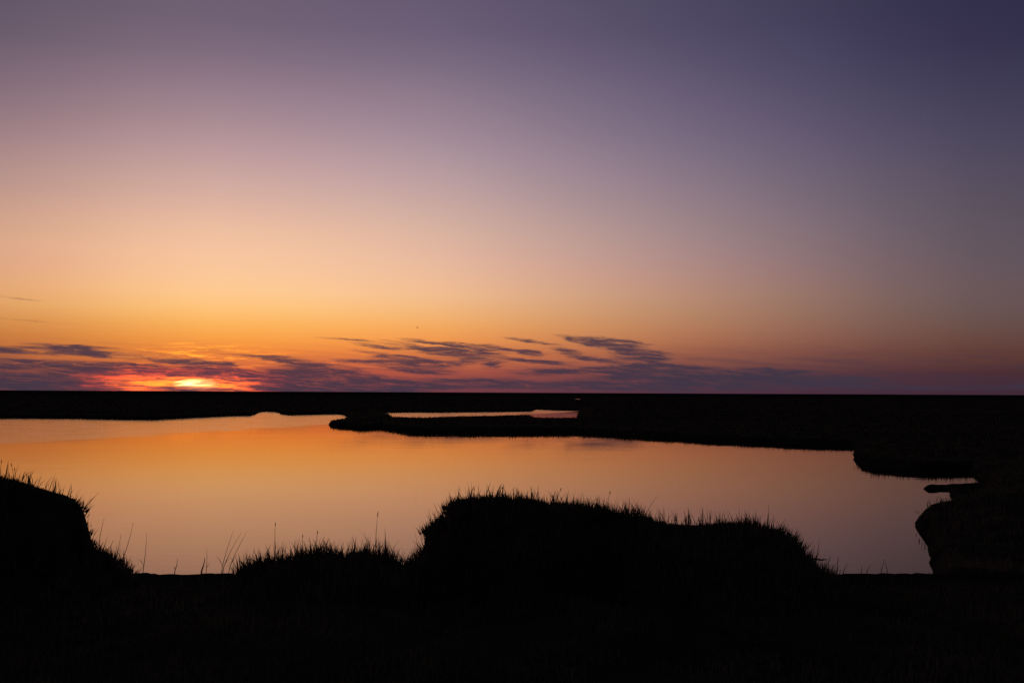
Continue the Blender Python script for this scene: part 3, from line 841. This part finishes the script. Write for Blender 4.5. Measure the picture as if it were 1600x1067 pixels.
stalks(9.2, 'short stalks on the low tussock', .03, .02, .0036, (
    (473, 872, 473, 838, 'shorter of two upright seeding stalks on the crown of the low tussock'),
    (495, 870, 496, 832, 'taller of two upright seeding stalks on the crown of the low tussock')))
stalks(9.4, 'crossing leaning stalks', 0, .03, .003, (
    (345, 895, 365, 828, 'steepest of three thin bare stalks leaning together beside the low tussock'),
    (346, 895, 377, 832, 'middle one of three thin bare stalks leaning together beside the low tussock'),
    (356, 893, 386, 830, 'one of three leaning bare stalks, the one closest to the low tussock')))
stalk('lone thin upright stalk standing past the foot of the sheer-ended hummock', 9.5, (223, 893), (229, 833), 0, bow=.02, thick=.0032)
stalks(9.0, 'stalks on the hummock foot', 0, .03, .0032, (
    (141, 850, 138, 802, 'thin stalk rising close against the sheer end of the tall hummock'),
    (154, 862, 163, 808, 'thin leaning stalk near the top of the slope under the sheer hummock end'),
    (177, 882, 189, 834, 'short faint stalk halfway down the sloping foot of the sheer-ended hummock'),
    (186, 888, 208, 816, 'longest slanting stalk at the low end of the sloping hummock foot')))
stalks(9.0, 'stalks on the hummock crown', .03, .04, .0036, (
    (3, 758, 2, 722, 'tallest seeding stalk on the crown of the sheer-ended hummock'),
    (21, 760, 18, 727, 'middle-height seeding stalk on the crown of the sheer-ended hummock'),
    (29, 761, 23, 734, 'shortest seeding stalk on the crown of the sheer-ended hummock')))
stalk('stout short curved grass stalk alone on the bare lip of the bank', 9.5, (314, 893), (320, 871), 0, bow=.09, thick=.0075)
stalk('thin grass stalk rising beside the stout curved one on the bank lip', 9.5, (322, 893), (323, 856), 0, bow=.02, thick=.0026)
stalk('forked wispy grass stalk on the bare bank lip', 9.5, (272, 893), (277, 872), 0, bow=.08, thick=.004)
stalk('hair-thin drooping grass stalk beside the overhanging end of the long hummock', 9.3, (651, 886), (648, 832), 0, bow=.10, thick=.0026)
stalks(9.3, 'stalks on the long hummock', .03, .05, .0036, (
    (862, 792, 876, 765, 'short leaning seed-headed stalk on the flat top of the long hummock'),
    (942, 808, 953, 770, 'taller steep seed-headed stalk where the long hummock starts to drop')))
stalk('long bare stalk slanting out over the sagging middle of the long hummock', 9.3, (1005, 818), (1027, 775), .0, bow=.06, thick=.0028)
stalks(9.3, 'stalks on the highest part', .02, .03, .0028, (
    (740, 782, 741, 764, 'fine upright stalk on the highest part of the long hummock'),
    (785, 782, 785, 762, 'fine upright stalk on the highest part of the long hummock')))
stalks(9.3, 'stalks on the tapering end', 0, .06, .0032, (
    (1093, 824, 1097, 790, 'upright bare stalk on the sagging low part of the long hummock'),
    (1198, 832, 1201, 787, 'tallest bare stalk above the tapering shoulder of the long hummock'),
    (1246, 868, 1270, 846, 'bare stalk jutting out sideways from the tapering end of the long hummock')))
stalks(9.45, 'stalks at the tapering foot', 0, .05, .0034, (
    (1294, 893, 1297, 866, 'stiff blade-like stalk closest to the tapering foot of the long hummock'),
    (1308, 893, 1310, 868, 'stiff upright stalk, second out from the tapering foot of the long hummock'),
    (1317, 893, 1324, 878, 'short leaning stalk, third out from the tapering foot of the long hummock')))
stalks(9.55, 'tiny stalks on the lip', 0, .06, .003, (
    (1346, 893, 1347, 883, 'tiniest upright stalk alone on the lip facing the rounded marsh bank'),
    (1354, 893, 1361, 880, 'tiny leaning stalk on the lip facing the rounded marsh bank'),
    (1376, 893, 1381, 874, 'one of two tiny stalks whose tips meet on the bank lip'),
    (1387, 893, 1382, 874, 'one of two tiny stalks whose tips meet on the bank lip')))

# a twig poking out of the foot of the long hummock
tw = [at(1262, 872, 9.35), at(1275, 873, 9.35), at(1283, 874.5, 9.35), at(1292, 873.5, 9.35)]
o0 = tw[0].copy()
v_, f_ = tube([p - o0 for p in tw], [.006, .006, .007, .003], 6)
o = mesh_from('twig', v_, f_, None, M_STRAW)
o.location = o0
o['label'] = 'short dark twig sticking out sideways from the foot of the long hummock'
o['category'] = 'twig'

# ------------------------------------------------------------------ a bird far off over the marsh
bc = at(652, 512, 120)
bv, bf = [], []
secs = [(-.17, .004, 0), (-.12, .022, 0), (-.04, .04, .0), (.05, .036, .004), (.10, .022, .012), (.13, .024, .018), (.16, .012, .014), (.185, .002, .010)]
for (yy, r_, dz) in secs:
    for s in range(8):
        t_ = 2 * math.pi * s / 8
        bv.append((yy, r_ * math.cos(t_), dz + r_ * .9 * math.sin(t_)))
for i in range(len(secs) - 1):
    for s in range(8):
        bf.append((i * 8 + s, i * 8 + (s + 1) % 8, (i + 1) * 8 + (s + 1) % 8, (i + 1) * 8 + s))
for sg in (-1, 1):
    prof = [(0.03, .02, .02, .085), (.0, .13, .09, .075), (-.01, .22, .075, .055), (-.06, .30, .03, .012)]
    b0 = len(bv)
    for (xx, yy, zz, ch) in prof:
        bv += [(xx + ch, sg * yy, zz), (xx, sg * yy, zz + .012), (xx - ch, sg * yy, zz), (xx, sg * yy, zz - .006)]
    for i in range(3):
        for s in range(4):
            bf.append((b0 + i * 4 + s, b0 + i * 4 + (s + 1) % 4, b0 + (i + 1) * 4 + (s + 1) % 4, b0 + (i + 1) * 4 + s))
    bf.append((b0 + 12, b0 + 13, b0 + 14, b0 + 15))
bird = mesh_from('bird', bv, bf, None, M_BIRD)
bird.location = bc
bird.scale = (0.72, 0.72, 0.72)
bird.rotation_euler = (math.radians(12), math.radians(8), math.radians(25))
bird['label'] = 'tiny dark bird flying above the cloud streaks'
bird['category'] = 'bird'
